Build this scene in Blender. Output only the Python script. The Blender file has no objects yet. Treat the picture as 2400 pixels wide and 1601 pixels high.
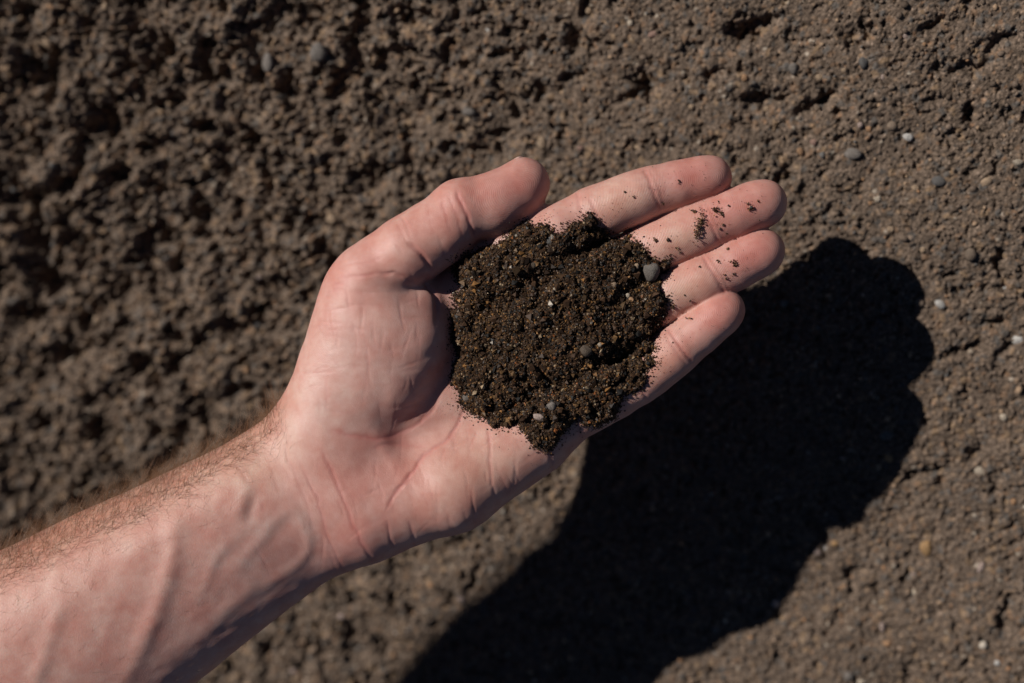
import bpy, math, random
import numpy as np

rng = np.random.default_rng(7)
random.seed(7)
sc = bpy.context.scene
COL = sc.collection

# ------------------------------------------------------------------ frame of reference
# measured in millimetres in a frame level with the open hand (x right, y away, z up out of
# the palm, z = 0 on the palm), then turned so that the ground lies level in the world
LENS, SENSOR = 50.0, 36.0
F = 2400 * LENS / SENSOR
D = F / 6.0                               # camera to palm, mm
GZ, GA, GB = -110.5, 0.238, 0.275         # the ground in the hand's frame: z = GZ + GA x + GB y
SUN = np.array([-1.18, 0.525, 1.0])        # towards the sun, hand's frame
n_ = np.array([-GA, -GB, 1.0]); n_ /= np.linalg.norm(n_)
ex = np.array([1.0, 0.0, GA]); ex /= np.linalg.norm(ex)
ey = np.cross(n_, ex)
R = np.stack([ex, ey, n_])
P0 = np.array([0.0, 0.0, GZ])

def W(P):                                  # hand frame mm -> world metres
    return (np.asarray(P, float) - P0) @ R.T * 0.001
def Wd(v):
    return np.asarray(v, float) @ R.T
def at(px, py, z=0.0):                     # measured spot on the photograph at height z
    return np.array([(px - 1200) * (D - z) / F, (800.5 - py) * (D - z) / F, z])
def on_ground(px, py):                     # -> ground coordinates u, v in mm
    dx, dy = (px - 1200) / F, (800.5 - py) / F
    z = (GZ + (GA * dx + GB * dy) * D) / (1 + GA * dx + GB * dy)
    return ((np.array([dx * (D - z), dy * (D - z), z]) - P0) @ R.T)[:2]

# ------------------------------------------------------------------ camera, sky, sun, exposure
cam = bpy.data.cameras.new('camera')
cam.lens, cam.sensor_width = LENS, SENSOR
cam.clip_start, cam.clip_end = 0.01, 500
cam.dof.use_dof = True
cam.dof.focus_distance = (D - 2) * 0.001
cam.dof.aperture_fstop = 4.0
camo = bpy.data.objects.new('camera', cam); COL.objects.link(camo)
from mathutils import Matrix, Vector
M = Matrix.Identity(4)
for i in range(3):
    for j in range(3):
        M[i][j] = R[i][j]
cpos = W([0, 0, D])
for i in range(3): M[i][3] = cpos[i]
camo.matrix_world = M
sc.camera = camo

sd = Wd(SUN); sd = sd / np.linalg.norm(sd)
elev = math.asin(sd[2]); rot = math.atan2(sd[0], sd[1])
world = bpy.data.worlds.new('World'); sc.world = world; world.use_nodes = True
wn = world.node_tree
sky = wn.nodes.new('ShaderNodeTexSky'); sky.sky_type = 'NISHITA'; sky.sun_disc = False
sky.air_density = 0.42; sky.dust_density = 0.0; sky.altitude = 1500
sky.sun_elevation = elev; sky.sun_rotation = rot
bg = wn.nodes['Background']; bg.inputs['Strength'].default_value = 0.05
wn.links.new(sky.outputs['Color'], bg.inputs['Color'])
sl = bpy.data.lights.new('sun', 'SUN'); sl.energy = 5.0; sl.angle = math.radians(0.53); sl.color = (1.0, 0.955, 0.90)
so = bpy.data.objects.new('sun', sl); COL.objects.link(so)
so.rotation_euler = Vector(sd).to_track_quat('Z', 'Y').to_euler()
so.location = (0, 0, 2)
sc.view_settings.view_transform = 'Standard'; sc.view_settings.look = 'None'
sc.view_settings.exposure = 0.0; sc.view_settings.gamma = 1.0
sc.view_settings.use_curve_mapping = False

# ------------------------------------------------------------------ helpers
def tag(o, label=None, cat=None, group=None, kind=None):
    if label: o['label'] = label
    if cat: o['category'] = cat
    if group: o['group'] = group
    if kind: o['kind'] = kind
    return o

def mesh_np(name, V, faces, smooth=True):
    me = bpy.data.meshes.new(name)
    V = np.asarray(V, np.float32); faces = np.asarray(faces, np.int32)
    k = faces.shape[1]
    me.vertices.add(len(V)); me.vertices.foreach_set('co', V.ravel())
    me.loops.add(faces.size); me.loops.foreach_set('vertex_index', faces.ravel())
    me.polygons.add(len(faces))
    me.polygons.foreach_set('loop_start', np.arange(0, faces.size, k, dtype=np.int32))
    me.polygons.foreach_set('loop_total', np.full(len(faces), k, np.int32))
    me.polygons.foreach_set('use_smooth', np.full(len(faces), smooth, bool))
    me.update(calc_edges=True)
    return me

def color_attr(me, name, c):
    a = me.attributes.new(name, 'FLOAT_COLOR', 'POINT')
    c4 = np.ones((len(c), 4), np.float32); c4[:, :3] = c
    a.data.foreach_set('color', c4.ravel())
def float_attr(me, name, v):
    a = me.attributes.new(name, 'FLOAT', 'POINT')
    a.data.foreach_set('value', np.asarray(v, np.float32))

def obj(name, me, mat=None, parent=None, loc=None):
    o = bpy.data.objects.new(name, me); COL.objects.link(o)
    if mat is not None and me is not None and not me.materials: me.materials.append(mat)
    if parent is not None: o.parent = parent
    if loc is not None: o.location = loc
    return o

def hash2(i, j, s):
    i = i.astype(np.int64); j = j.astype(np.int64)
    h = (i * 374761393 + j * 668265263 + s * 974634541) & 0x7fffffff
    h = ((h ^ (h >> 13)) * 1274126177) & 0x7fffffff
    return ((h ^ (h >> 16)) & 0xffffff) / float(0xffffff)

def vnoise(x, y, s):
    i = np.floor(x); j = np.floor(y); fx = x - i; fy = y - j
    fx = fx * fx * (3 - 2 * fx); fy = fy * fy * (3 - 2 * fy)
    return ((hash2(i, j, s) * (1 - fx) + hash2(i + 1, j, s) * fx) * (1 - fy)
            + (hash2(i, j + 1, s) * (1 - fx) + hash2(i + 1, j + 1, s) * fx) * fy) - 0.5

def fbm(x, y, s, n=4):
    r = 0; a = 1.0
    for k in range(n):
        r = r + a * vnoise(x * 2 ** k, y * 2 ** k, s + k * 17); a *= 0.5
    return r

def crumbs(x, y, size, s, fill=1.0, lo=0.35, hi=0.75):
    """height (in units of size) of a bed of rounded crumbs, and a random id of the topmost one"""
    X = x / size; Y = y / size
    ci = np.floor(X); cj = np.floor(Y)
    best = np.full(X.shape, -0.0); ident = np.full(X.shape, 0.45)
    for di in (-1, 0, 1):
        for dj in (-1, 0, 1):
            i = ci + di; j = cj + dj
            px = i + hash2(i, j, s); py = j + hash2(i, j, s + 1)
            r = lo + (hi - lo) * hash2(i, j, s + 2)
            live = hash2(i, j, s + 3) < fill
            q = hash2(i, j, s + 4)
            an = hash2(i, j, s + 6) * math.pi; st = 0.7 + 0.6 * hash2(i, j, s + 7)
            dx = X - px; dy = Y - py
            ca, sa = np.cos(an), np.sin(an)
            ux = (dx * ca + dy * sa) * st; uy = (-dx * sa + dy * ca) / st
            d2 = (ux * ux + uy * uy) / (r * r)
            h = np.where(live & (d2 < 1), r * np.sqrt(np.maximum(1 - d2, 0)) * (0.75 + 0.5 * q) + 0.25 * (q - 0.5), -1)
            m = h > best
            best = np.where(m, h, best); ident = np.where(m, hash2(i, j, s + 5), ident)
    return best, ident

# ------------------------------------------------------------------ materials
def mat_new(name):
    m = bpy.data.materials.new(name); m.use_nodes = True
    nt = m.node_tree
    return m, nt, nt.nodes['Principled BSDF']
def nd(nt, t, **kw):
    n = nt.nodes.new(t)
    for k, v in kw.items():
        if k in n.inputs: n.inputs[k].default_value = v
        else: setattr(n, k, v)
    return n
def mixc(nt, a, b, fac, blend='MIX'):
    n = nt.nodes.new('ShaderNodeMix'); n.data_type = 'RGBA'; n.blend_type = blend
    for s, v in ((6, a), (7, b), (0, fac)):
        if hasattr(v, 'is_linked'): nt.links.new(v, n.inputs[s])
        elif s == 0: n.inputs[0].default_value = v
        else: n.inputs[s].default_value = (*v, 1)
    return n.outputs[2]
def ramp(nt, src, p0, p1):
    n = nt.nodes.new('ShaderNodeMapRange'); n.inputs[1].default_value = p0; n.inputs[2].default_value = p1
    nt.links.new(src, n.inputs[0]); return n.outputs[0]

def soil_material(name, attr, rough, bump_mm, scale, spec=0.25):
    m, nt, b = mat_new(name)
    a = nd(nt, 'ShaderNodeAttribute', attribute_name=attr)
    tc = nd(nt, 'ShaderNodeTexCoord')
    n1 = nd(nt, 'ShaderNodeTexNoise', Scale=scale, Detail=4.0, Roughness=0.65)
    nt.links.new(tc.outputs['Object'], n1.inputs['Vector'])
    c = mixc(nt, (0.55, 0.55, 0.55), (1.45, 1.4, 1.35), ramp(nt, n1.outputs['Fac'], 0.3, 0.7))
    nt.links.new(mixc(nt, a.outputs['Color'], c, 1.0, 'MULTIPLY'), b.inputs['Base Color'])
    b.inputs['Roughness'].default_value = rough
    b.inputs['Specular IOR Level'].default_value = spec
    bp = nd(nt, 'ShaderNodeBump', Strength=0.8, Distance=bump_mm * 0.001)
    nt.links.new(n1.outputs['Fac'], bp.inputs['Height']); nt.links.new(bp.outputs['Normal'], b.inputs['Normal'])
    return m

MAT_GROUND = soil_material('ground_soil', 'tint', 0.95, 0.4, 1300.0, 0.05)
MAT_HEAP = soil_material('moist_soil', 'tint', 0.7, 0.3, 1500.0, 0.12)
MAT_GRAIN = soil_material('soil_grains', 'tint', 0.5, 0.05, 2500.0, 0.16)
MAT_CRUMB = soil_material('ground_crumbs', 'tint', 0.9, 0.25, 1400.0, 0.08)

def stone_material(name, c, rough=0.7, spec=0.35, vary=0.35):
    m, nt, b = mat_new(name)
    tc = nd(nt, 'ShaderNodeTexCoord'); oi = nd(nt, 'ShaderNodeObjectInfo')
    n1 = nd(nt, 'ShaderNodeTexNoise', Scale=1.6, Detail=6.0, Roughness=0.7)
    nt.links.new(tc.outputs['Object'], n1.inputs['Vector'])
    n2 = nd(nt, 'ShaderNodeTexNoise', Scale=9.0, Detail=3.0)
    nt.links.new(tc.outputs['Object'], n2.inputs['Vector'])
    lo = tuple(v * (1 - vary) for v in c); hi = tuple(min(v * (1 + vary), 0.9) for v in c)
    c1 = mixc(nt, lo, hi, ramp(nt, n1.outputs['Fac'], 0.3, 0.7))
    c2 = mixc(nt, c1, (0.10, 0.075, 0.057), ramp(nt, n2.outputs['Fac'], 0.50, 0.70))
    mr = nd(nt, 'ShaderNodeMapRange'); mr.inputs[3].default_value = 0.8; mr.inputs[4].default_value = 1.2
    nt.links.new(oi.outputs['Random'], mr.inputs[0])
    hs = nd(nt, 'ShaderNodeHueSaturation'); nt.links.new(c2, hs.inputs['Color']); nt.links.new(mr.outputs[0], hs.inputs['Value'])
    nt.links.new(hs.outputs['Color'], b.inputs['Base Color'])
    b.inputs['Roughness'].default_value = rough; b.inputs['Specular IOR Level'].default_value = spec
    bp = nd(nt, 'ShaderNodeBump', Strength=0.9, Distance=0.0004)
    nt.links.new(n2.outputs['Fac'], bp.inputs['Height']); nt.links.new(bp.outputs['Normal'], b.inputs['Normal'])
    return m

STONE = {
    'tan': (0.30, 0.21, 0.135), 'cream': (0.40, 0.33, 0.25), 'white': (0.52, 0.49, 0.45),
    'ochre': (0.28, 0.165, 0.07), 'orange': (0.33, 0.185, 0.095), 'pink': (0.35, 0.26, 0.22),
    'red': (0.25, 0.15, 0.115), 'grey': (0.135, 0.117, 0.102), 'blue': (0.095, 0.09, 0.086), 'brown': (0.165, 0.12, 0.085), 'dark': (0.06, 0.042, 0.028),
}
STONE_MAT = {k: stone_material(k + '_stone', v, 0.35 if k == 'white' else 0.7) for k, v in STONE.items()}
WORDS = {'tan': 'tan', 'cream': 'cream', 'white': 'white', 'ochre': 'ochre', 'orange': 'orange brown', 'pink': 'pale pink',
         'red': 'dull red', 'grey': 'grey', 'blue': 'blue grey', 'brown': 'brown', 'dark': 'dark brown'}

# skin
def skin_material():
    m, nt, b = mat_new('skin')
    tc = nd(nt, 'ShaderNodeTexCoord')
    a = nd(nt, 'ShaderNodeAttribute', attribute_name='tint')
    n1 = nd(nt, 'ShaderNodeTexNoise', Scale=110.0, Detail=4.0, Roughness=0.55)       # blotches, about 9 mm
    n2 = nd(nt, 'ShaderNodeTexNoise', Scale=330.0, Detail=3.0, Roughness=0.6)
    n3 = nd(nt, 'ShaderNodeTexNoise', Scale=1500.0, Detail=3.0, Roughness=0.6)
    vo = nd(nt, 'ShaderNodeTexVoronoi', Scale=900.0); vo.feature = 'DISTANCE_TO_EDGE'
    for n in (n1, n2, n3, vo): nt.links.new(tc.outputs['Object'], n.inputs['Vector'])
    c1 = mixc(nt, (0.95, 0.82, 0.80), (1.04, 1.10, 1.11), ramp(nt, n1.outputs['Fac'], 0.34, 0.66))
    c = mixc(nt, a.outputs['Color'], c1, 1.0, 'MULTIPLY')
    c2 = mixc(nt, (0.96, 0.91, 0.90), (1.03, 1.05, 1.05), ramp(nt, n2.outputs['Fac'], 0.33, 0.67))
    c = mixc(nt, c, c2, 1.0, 'MULTIPLY')
    nt.links.new(c, b.inputs['Base Color'])
    b.inputs['Subsurface Weight'].default_value = 0.28
    b.inputs['Subsurface Radius'].default_value = (1.0, 0.36, 0.2)
    b.inputs['Subsurface Scale'].default_value = 0.0022
    b.inputs['Roughness'].default_value = 0.47
    b.inputs['Specular IOR Level'].default_value = 0.42
    # fine relief: dermal ridges (phase stored on the mesh), pores, flexure net
    ph = nd(nt, 'ShaderNodeAttribute', attribute_name='ridge_phase')
    am = nd(nt, 'ShaderNodeAttribute', attribute_name='ridge_amount')
    sn = nd(nt, 'ShaderNodeMath', operation='SINE'); nt.links.new(ph.outputs['Fac'], sn.inputs[0])
    mu = nd(nt, 'ShaderNodeMath', operation='MULTIPLY'); nt.links.new(sn.outputs[0], mu.inputs[0]); nt.links.new(am.outputs['Fac'], mu.inputs[1])
    vm = ramp(nt, vo.outputs['Distance'], 0.0, 0.12)
    s1 = nd(nt, 'ShaderNodeMath', operation='MULTIPLY_ADD'); nt.links.new(vm, s1.inputs[0]); s1.inputs[1].default_value = 0.6
    nt.links.new(n3.outputs['Fac'], s1.inputs[2])
    s2 = nd(nt, 'ShaderNodeMath', operation='MULTIPLY_ADD'); nt.links.new(mu.outputs[0], s2.inputs[0]); s2.inputs[1].default_value = 0.5
    nt.links.new(s1.outputs[0], s2.inputs[2])
    bp = nd(nt, 'ShaderNodeBump', Strength=0.65, Distance=0.00007)
    nt.links.new(s2.outputs[0], bp.inputs['Height']); nt.links.new(bp.outputs['Normal'], b.inputs['Normal'])
    rr = nd(nt, 'ShaderNodeMapRange'); rr.inputs[3].default_value = 0.40; rr.inputs[4].default_value = 0.58
    nt.links.new(n2.outputs['Fac'], rr.inputs[0]); nt.links.new(rr.outputs[0], b.inputs['Roughness'])
    return m
MAT_SKIN = skin_material()
MAT_HAIR, _nt, _b = mat_new('hair'); _b.inputs['Base Color'].default_value = (0.24, 0.13, 0.065, 1); _b.inputs['Roughness'].default_value = 0.35
MAT_NAIL, _nt, _b = mat_new('nail'); _b.inputs['Base Color'].default_value = (0.60, 0.40, 0.33, 1); _b.inputs['Roughness'].default_value = 0.3
_n = nd(_nt, 'ShaderNodeTexNoise', Scale=400.0); _nt.links.new(mixc(_nt, (0.55, 0.36, 0.30), (0.64, 0.45, 0.38), _n.outputs['Fac']), _b.inputs['Base Color'])

# ------------------------------------------------------------------ the ground
def axis(lo, hi, step, far):
    mid = np.arange(lo, hi + step, step)
    out = []; p = hi + step; s = step
    while p < far:
        s *= 1.22; p += s; out.append(p)
    o2 = []; p = lo; s = step
    while p > -far:
        s *= 1.22; p -= s; o2.append(p)
    return np.concatenate([np.array(o2[::-1]), mid, np.array(out)])

corners = np.array([on_ground(*c) for c in ((0, 0), (2400, 0), (0, 1601), (2400, 1601))])
lo = corners.min(0) - 25; hi = corners.max(0) + 25
GU, GV = axis(lo[0], hi[0], 0.62, 40000.0), axis(lo[1], hi[1], 0.62, 40000.0)

PITS = [  # measured hollows: px, py, half width, half height, turn, depth mm
    (1763, 66, 46, 13, 25, 7), (1730, 70, 20, 14, 0, 6), (1790, 232, 52, 15, 0, 7), (1905, 246, 50, 13, 15, 6), (1935, 215, 16, 26, 0, 5),
    (1508, 200, 26, 24, 0, 7), (1480, 230, 30, 8, 20, 4), (1346, 95, 14, 26, 0, 6), (1180, 126, 50, 9, 3, 5), (1265, 210, 12, 22, 0, 5),
    (1222, 178, 14, 12, 0, 4), (1330, 185, 18, 14, 0, 5), (935, 35, 26, 22, 30, 5), (1000, 235, 20, 24, 0, 5), (945, 316, 10, 14, 0, 5),
    (1080, 300, 24, 10, 20, 4), (2335, 105, 30, 14, 20, 4), (2030, 80, 10, 18, 0, 5), (1996, 100, 14, 24, 30, 5), (2278, 265, 8, 22, 0, 5),
    (2190, 55, 26, 10, 20, 4), (2265, 160, 40, 12, 15, 4), (1965, 268, 12, 9, 0, 5), (1680, 165, 20, 10, 20, 4), (1838, 410, 14, 14, 0, 5),
    (2260, 825, 34, 8, 10, 5), (2343, 610, 9, 26, 0, 5), (2230, 650, 14, 9, 0, 5), (2360, 820, 8, 30, -25, 4), (2330, 755, 24, 8, 25, 4),
    (2185, 1110, 22, 12, 0, 6), (2137, 1128, 14, 10, 30, 5), (2290, 1072, 16, 14, 0, 5), (2122, 1360, 10, 22, 0, 5), (2000, 1345, 16, 10, 30, 4),
    (1995, 1375, 8, 16, 0, 4), (2055, 1385, 8, 14, 0, 4), (2360, 1410, 14, 22, 0, 5), (2350, 1462, 10, 20, 0, 5), (2372, 1240, 22, 9, 25, 4),
    (230, 290, 60, 45, 30, 11), (60, 190, 55, 50, 0, 11), (390, 115, 55, 30, 40, 9), (335, 165, 30, 26, 0, 8), (20, 40, 50, 40, 0, 9), (120, 110, 26, 14, 0, 7),
    (30, 480, 46, 34, 0, 10), (150, 440, 40, 20, 10, 9), (80, 565, 40, 44, 0, 11), (105, 660, 36, 40, 20, 11), (395, 555, 26, 30, 0, 8), (295, 690, 28, 34, 30, 8),
    (235, 715, 26, 20, 0, 8), (360, 870, 26, 44, 10, 10), (150, 840, 34, 26, 0, 9), (190, 750, 24, 22, 0, 7), (235, 1015, 30, 44, 40, 10), (60, 885, 40, 26, 0, 9),
    (640, 30, 22, 18, 0, 6), (670, 190, 18, 24, 0, 5), (560, 345, 36, 9, 25, 6), (470, 520, 14, 22, 0, 6), (640, 675, 36, 24, 0, 6), (790, 640, 24, 40, 0, 7),
    (570, 770, 26, 14, 0, 5), (600, 730, 16, 14, 0, 5), (400, 780, 24, 20, 0, 6), (480, 170, 20, 16, 0, 6), (450, 300, 24, 14, 0, 6), (350, 350, 22, 20, 0, 7),
    (1105, 1370, 10, 26, 0, 6), (1085, 1270, 12, 12, 0, 5), (1055, 1400, 12, 18, 30, 5), (920, 1410, 8, 24, 0, 6), (960, 1430, 8, 20, 0, 6), (750, 1540, 10, 46, 0, 7),
    (890, 1520, 10, 30, 0, 6), (820, 1490, 10, 22, 0, 6), (745, 1475, 18, 10, 0, 6), (1030, 1470, 12, 14, 0, 5), (700, 1570, 16, 30, 0, 6), (620, 1530, 18, 16, 0, 6),
    (100, 350, 30, 24, 0, 8), (260, 420, 30, 18, 0, 7), (320, 480, 22, 16, 0, 7), (180, 560, 20, 26, 0, 7), (200, 620, 24, 18, 0, 7), (60, 760, 30, 22, 0, 8),
]
PIT_UV = [(on_ground(p[0], p[1]), p) for p in PITS]

def ground_height(u, v):
    # rough cloddy soil towards the back left, settled sand towards the front right
    rough = 1 / (1 + np.exp((u * 0.9 - v * 0.35 + 62) / 36.0))
    near = np.exp(-np.maximum(np.hypot(u, v) - 600, 0) / 900.0)
    h = 8.0 * fbm(u / 85 + 3, v / 85, 5, 3) + (1.8 + 6.0 * rough) * fbm(u / 15, v / 15, 31, 5)
    wx = u + 2.6 * fbm(u / 4, v / 4, 71, 3); wy = v + 2.6 * fbm(u / 4 + 9, v / 4, 72, 3)
    c1, i1 = crumbs(wx, wy, 9.5, 101, 0.55, 0.25, 0.6)
    c2, i2 = crumbs(wx, wy, 4.0, 201, 0.7, 0.3, 0.65)
    c3, i3 = crumbs(u + 0.8 * fbm(u / 1.2, v / 1.2, 73, 2), v + 0.8 * fbm(u / 1.2, v / 1.2, 74, 2), 2.3, 301, 0.85)
    c4, i4 = crumbs(u, v, 1.35, 401, 0.9)
    # pores and cracks between the crumbs
    pn = fbm(wx / 7.5, wy / 7.5, 131, 4)
    pore = np.clip((-0.03 - 0.33 * (1 - rough) - pn) / 0.10, 0, 1); pore = pore * pore * (3 - 2 * pore)
    pn2 = fbm(u / 2.7, v / 2.7, 151, 3)
    pore2 = np.clip((-0.20 - 0.10 * (1 - rough) - pn2) / 0.07, 0, 1)
    h = h + near * (3.4 * rough ** 1.3 * c1 + (0.6 + 1.3 * rough) * c2 + (0.55 + 0.9 * rough) * c3 + (0.6 + 0.3 * rough) * c4 - (2.0 + 4.0 * rough) * pore - (1.5 + 1.4 * rough) * pore2)
    h = h + near * 0.9 * (rng.random(h.shape) - 0.5)                    # single sand grains
    for (pu, pv), p in PIT_UV:
        m = (np.abs(u - pu) < 32) & (np.abs(v - pv) < 32)
        if not m.any(): continue
        du = u[m] - pu + 4.5 * fbm(u[m] / 3.6, v[m] / 3.6, 91, 3); dv = v[m] - pv + 4.5 * fbm(u[m] / 3.6, v[m] / 3.6, 92, 3)
        a = math.radians(p[4]); ca, sa = math.cos(a), math.sin(a)
        k = 5.0
        e = ((du * ca + dv * sa) / (p[2] / k)) ** 2 + ((-du * sa + dv * ca) / (p[3] / k)) ** 2
        h[m] -= p[5] * 1.05 / (1 + e ** 2.0)
    return h, (i1, i2, i3, i4), (c1 * rough, c2, c3)

def soil_tint(ids, dark=1.0):
    i1, i2, i3, i4 = ids
    base = np.array([0.116, 0.087, 0.067])
    c = np.ones(i1.shape + (3,)) * base
    c = c * (0.90 + 0.2 * i2[..., None]) * (0.82 + 0.36 * i3[..., None])
    def put(mask, col, f):
        c[mask] = c[mask] * (1 - f) + np.array(col) * f
    c *= np.exp(rng.normal(0, 0.32, i1.shape))[..., None]
    put(i4 > 0.93, (0.28, 0.19, 0.125), 0.5)
    put(i4 < 0.07, (0.065, 0.062, 0.060), 0.6)
    put((i4 > 0.885) & (i4 < 0.91), (0.27, 0.155, 0.09), 0.55)
    put((i4 > 0.50) & (i4 < 0.508), (0.38, 0.33, 0.27), 0.7)
    put(i3 > 0.94, (0.24, 0.16, 0.095), 0.55)
    put(i3 < 0.10, (0.10, 0.096, 0.092), 0.6)
    put((i3 > 0.6) & (i3 < 0.66), (0.19, 0.115, 0.07), 0.5)
    return c * dark

UU, VV = np.meshgrid(GU, GV)
gh, ids, _ = ground_height(UU, VV)
nu, nv = len(GU), len(GV)
idx = np.arange(nu * nv).reshape(nv, nu)
gf = np.stack([idx[:-1, :-1], idx[:-1, 1:], idx[1:, 1:], idx[1:, :-1]], -1).reshape(-1, 4)
gme = mesh_np('ground', np.stack([UU, VV, gh], -1).reshape(-1, 3) * 0.001, gf, True)
color_attr(gme, 'tint', soil_tint(ids).reshape(-1, 3))
ground = tag(obj('ground', gme, MAT_GROUND), 'bare brown cloddy soil under the outstretched hand', None, None, 'structure')

def gz_at(u, v):
    j = np.clip(np.searchsorted(GU, u), 1, nu - 1); i = np.clip(np.searchsorted(GV, v), 1, nv - 1)
    return gh[i, j]

# ------------------------------------------------------------------ the hand as one continuous body
def P3(t): return at(t[0], t[1], t[2])
FING = {   # joints: knuckle, middle joint, end joint, tip: px, py, height mm, radius mm
    'index':  [(1145, 634, -9, 11.6), (1390, 500, -5.0, 10.5), (1532, 448, -4.0, 9.7), (1664, 417, -6.5, 8.7)],
    'middle': [(1262, 724, -13, 11.6), (1515, 591, -7.5, 10.9), (1666, 525, -5.0, 10.3), (1790, 475, -6.5, 9.2)],
    'ring':   [(1312, 838, -13, 11.0), (1530, 715, -7.0, 10.4), (1678, 642, -4.5, 9.7), (1786, 589, -6.0, 8.9)],
    'little': [(1305, 985, -13, 11.6), (1492, 892, -4.5, 9.6), (1600, 808, -2.0, 9.0), (1696, 727, -3.0, 8.2)],
}
PADS = {   # soft pads on the palm side of each segment: along, lift, radius
    'index': [(0, 1, .45, 2.2, 9.4), (1, 2, .5, 1.3, 8.9), (2, 3, .62, 1.3, 8.2)],
    'middle': [(0, 1, .5, 2.2, 9.6), (1, 2, .5, 1.4, 9.3), (2, 3, .62, 1.4, 8.7)],
    'ring': [(0, 1, .5, 2.2, 9.2), (1, 2, .5, 1.3, 8.9), (2, 3, .62, 1.3, 8.5)],
    'little': [(0, 1, .5, 1.6, 9.0), (1, 2, .5, 1.2, 8.5), (2, 3, .6, 1.2, 7.9)],
}
f32 = np.float32
def rc(P, a, b, r1, r2, flat=1.0):
    a = np.asarray(a, f32); ba = np.asarray(b, f32) - a
    d = P - a
    t = np.clip(d @ ba / f32(ba @ ba), 0, 1)
    q = d - t[:, None] * ba
    if flat != 1.0: q = q * np.array([1, 1, flat], f32)
    return np.sqrt((q * q).sum(1)) - (f32(r1) + f32(r2 - r1) * t)
def smin(a, b, k):
    h = np.maximum(k - np.abs(a - b), 0) / k
    return np.minimum(a, b) - h * h * f32(k * 0.25)
def smax(a, b, k): return -smin(-a, -b, k)

WR = at(728, 1152, -15.0)
AX = np.array([-0.85, -0.527, 0.0]); AX /= np.linalg.norm(AX)
NX = np.array([AX[1], -AX[0], 0.0])         # across the arm, towards the thumb side
if NX[1] < 0: NX = -NX
ARM_T = np.array([-34, -18, 0, 20, 45, 85, 150, 220, 275, 300.])
ARM_U = np.array([24, 31, 33.6, 34.4, 36.8, 41.8, 48, 50, 46, 40.])
ARM_V = np.array([13, 18.5, 20.8, 22.8, 25, 29, 35, 38, 39, 36.])
ARM_Z = np.array([1, .5, 0, 0, 0, 0, 0, 0, 0, 0.])
def sm_interp(t, xs, ys):
    # Catmull-Rom through the stations, for an even swell
    i = np.clip(np.searchsorted(xs, t) - 1, 0, len(xs) - 2)
    m = np.gradient(ys, xs)
    h = xs[i + 1] - xs[i]; s = np.clip((t - xs[i]) / h, 0, 1)
    return ((2 * s ** 3 - 3 * s ** 2 + 1) * ys[i] + (s ** 3 - 2 * s ** 2 + s) * h * m[i] + (-2 * s ** 3 + 3 * s ** 2) * ys[i + 1] + (s ** 3 - s ** 2) * h * m[i + 1]).astype(f32)
def arm(P):
    d = P - WR.astype(f32)
    t = d @ AX.astype(f32); tc = np.clip(t, -34, 300)
    u = d @ NX.astype(f32)
    sh = np.clip((tc + 18) / 45, 0, 1); sh = (sh * sh * (3 - 2 * sh)).astype(f32) * f32(8.0)
    u = u - sh
    ru = sm_interp(tc, ARM_T, ARM_U); rv = sm_interp(tc, ARM_T, ARM_V); z0 = sm_interp(tc, ARM_T, ARM_Z)
    ru = np.where(u > 0, ru - sh, ru + sh)
    pw = f32(2.0)
    w = d[:, 2] - z0
    ov = np.maximum(np.abs(t - 133) - 167, 0)
    q = (np.abs(u / ru) ** pw + np.abs(w / rv) ** pw) ** (1 / pw)
    g = np.sqrt((u / ru ** 2) ** 2 + (w / rv ** 2) ** 2) / np.maximum(np.sqrt((u / ru) ** 2 + (w / rv) ** 2), 1e-4)
    s = (q - 1) / np.maximum(g, 1 / 60)
    return np.where(ov > 0, np.sqrt(np.maximum(s, 0) ** 2 + ov ** 2) + np.minimum(s, 0) * 0, s).astype(f32)

def finger(P, name):
    J = FING[name]; pts = [P3(j) for j in J]
    d = rc(P, pts[0], pts[1], J[0][3], J[1][3])
    d = smin(d, rc(P, pts[1], pts[2], J[1][3], J[2][3]), 1.5)
    d = smin(d, rc(P, pts[2], pts[3], J[2][3], J[3][3]), 1.5)
    for a, b, t, lift, r in PADS[name]:
        c = pts[a] * (1 - t) + pts[b] * t; ax = (pts[b] - pts[a]); ln = np.linalg.norm(ax); ax = ax / ln
        c = c + np.array([0, 0, lift + 0.6])
        d = smin(d, rc(P, c - ax * ln * 0.2, c + ax * ln * 0.2, r, r), 4.5)
    return d

def A(px, py, z): return at(px, py, z)
def thumb(P):
    d = rc(P, A(868, 652, -4), A(1085, 496, -1), 14.6, 12.2)
    d = smin(d, rc(P, A(1078, 496, -1), A(1160, 474, -3), 12.3, 11.4), 3)
    d = smin(d, rc(P, A(1160, 475, -3), A(1228, 430, -6), 11.4, 10.4), 3)
    d = smin(d, rc(P, A(1150, 492, -1), A(1215, 455, -3), 10.0, 8.8), 4)        # ball of the thumb
    d = smin(d, rc(P, A(955, 588, 0), A(1035, 546, 0), 12.6, 12.0), 4)
    # flat of the nail on the far side
    nrm = np.array([-0.36, 0.80, -0.48], f32); nrm /= np.linalg.norm(nrm)
    pl = (P - (A(1214, 408, -8)).astype(f32)) @ nrm - f32(6.2)
    near = rc(P, A(1190, 400, -11), A(1240, 380, -11), 15, 15)
    return np.where(near < 0, smax(d, pl, 2.5), d)

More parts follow.
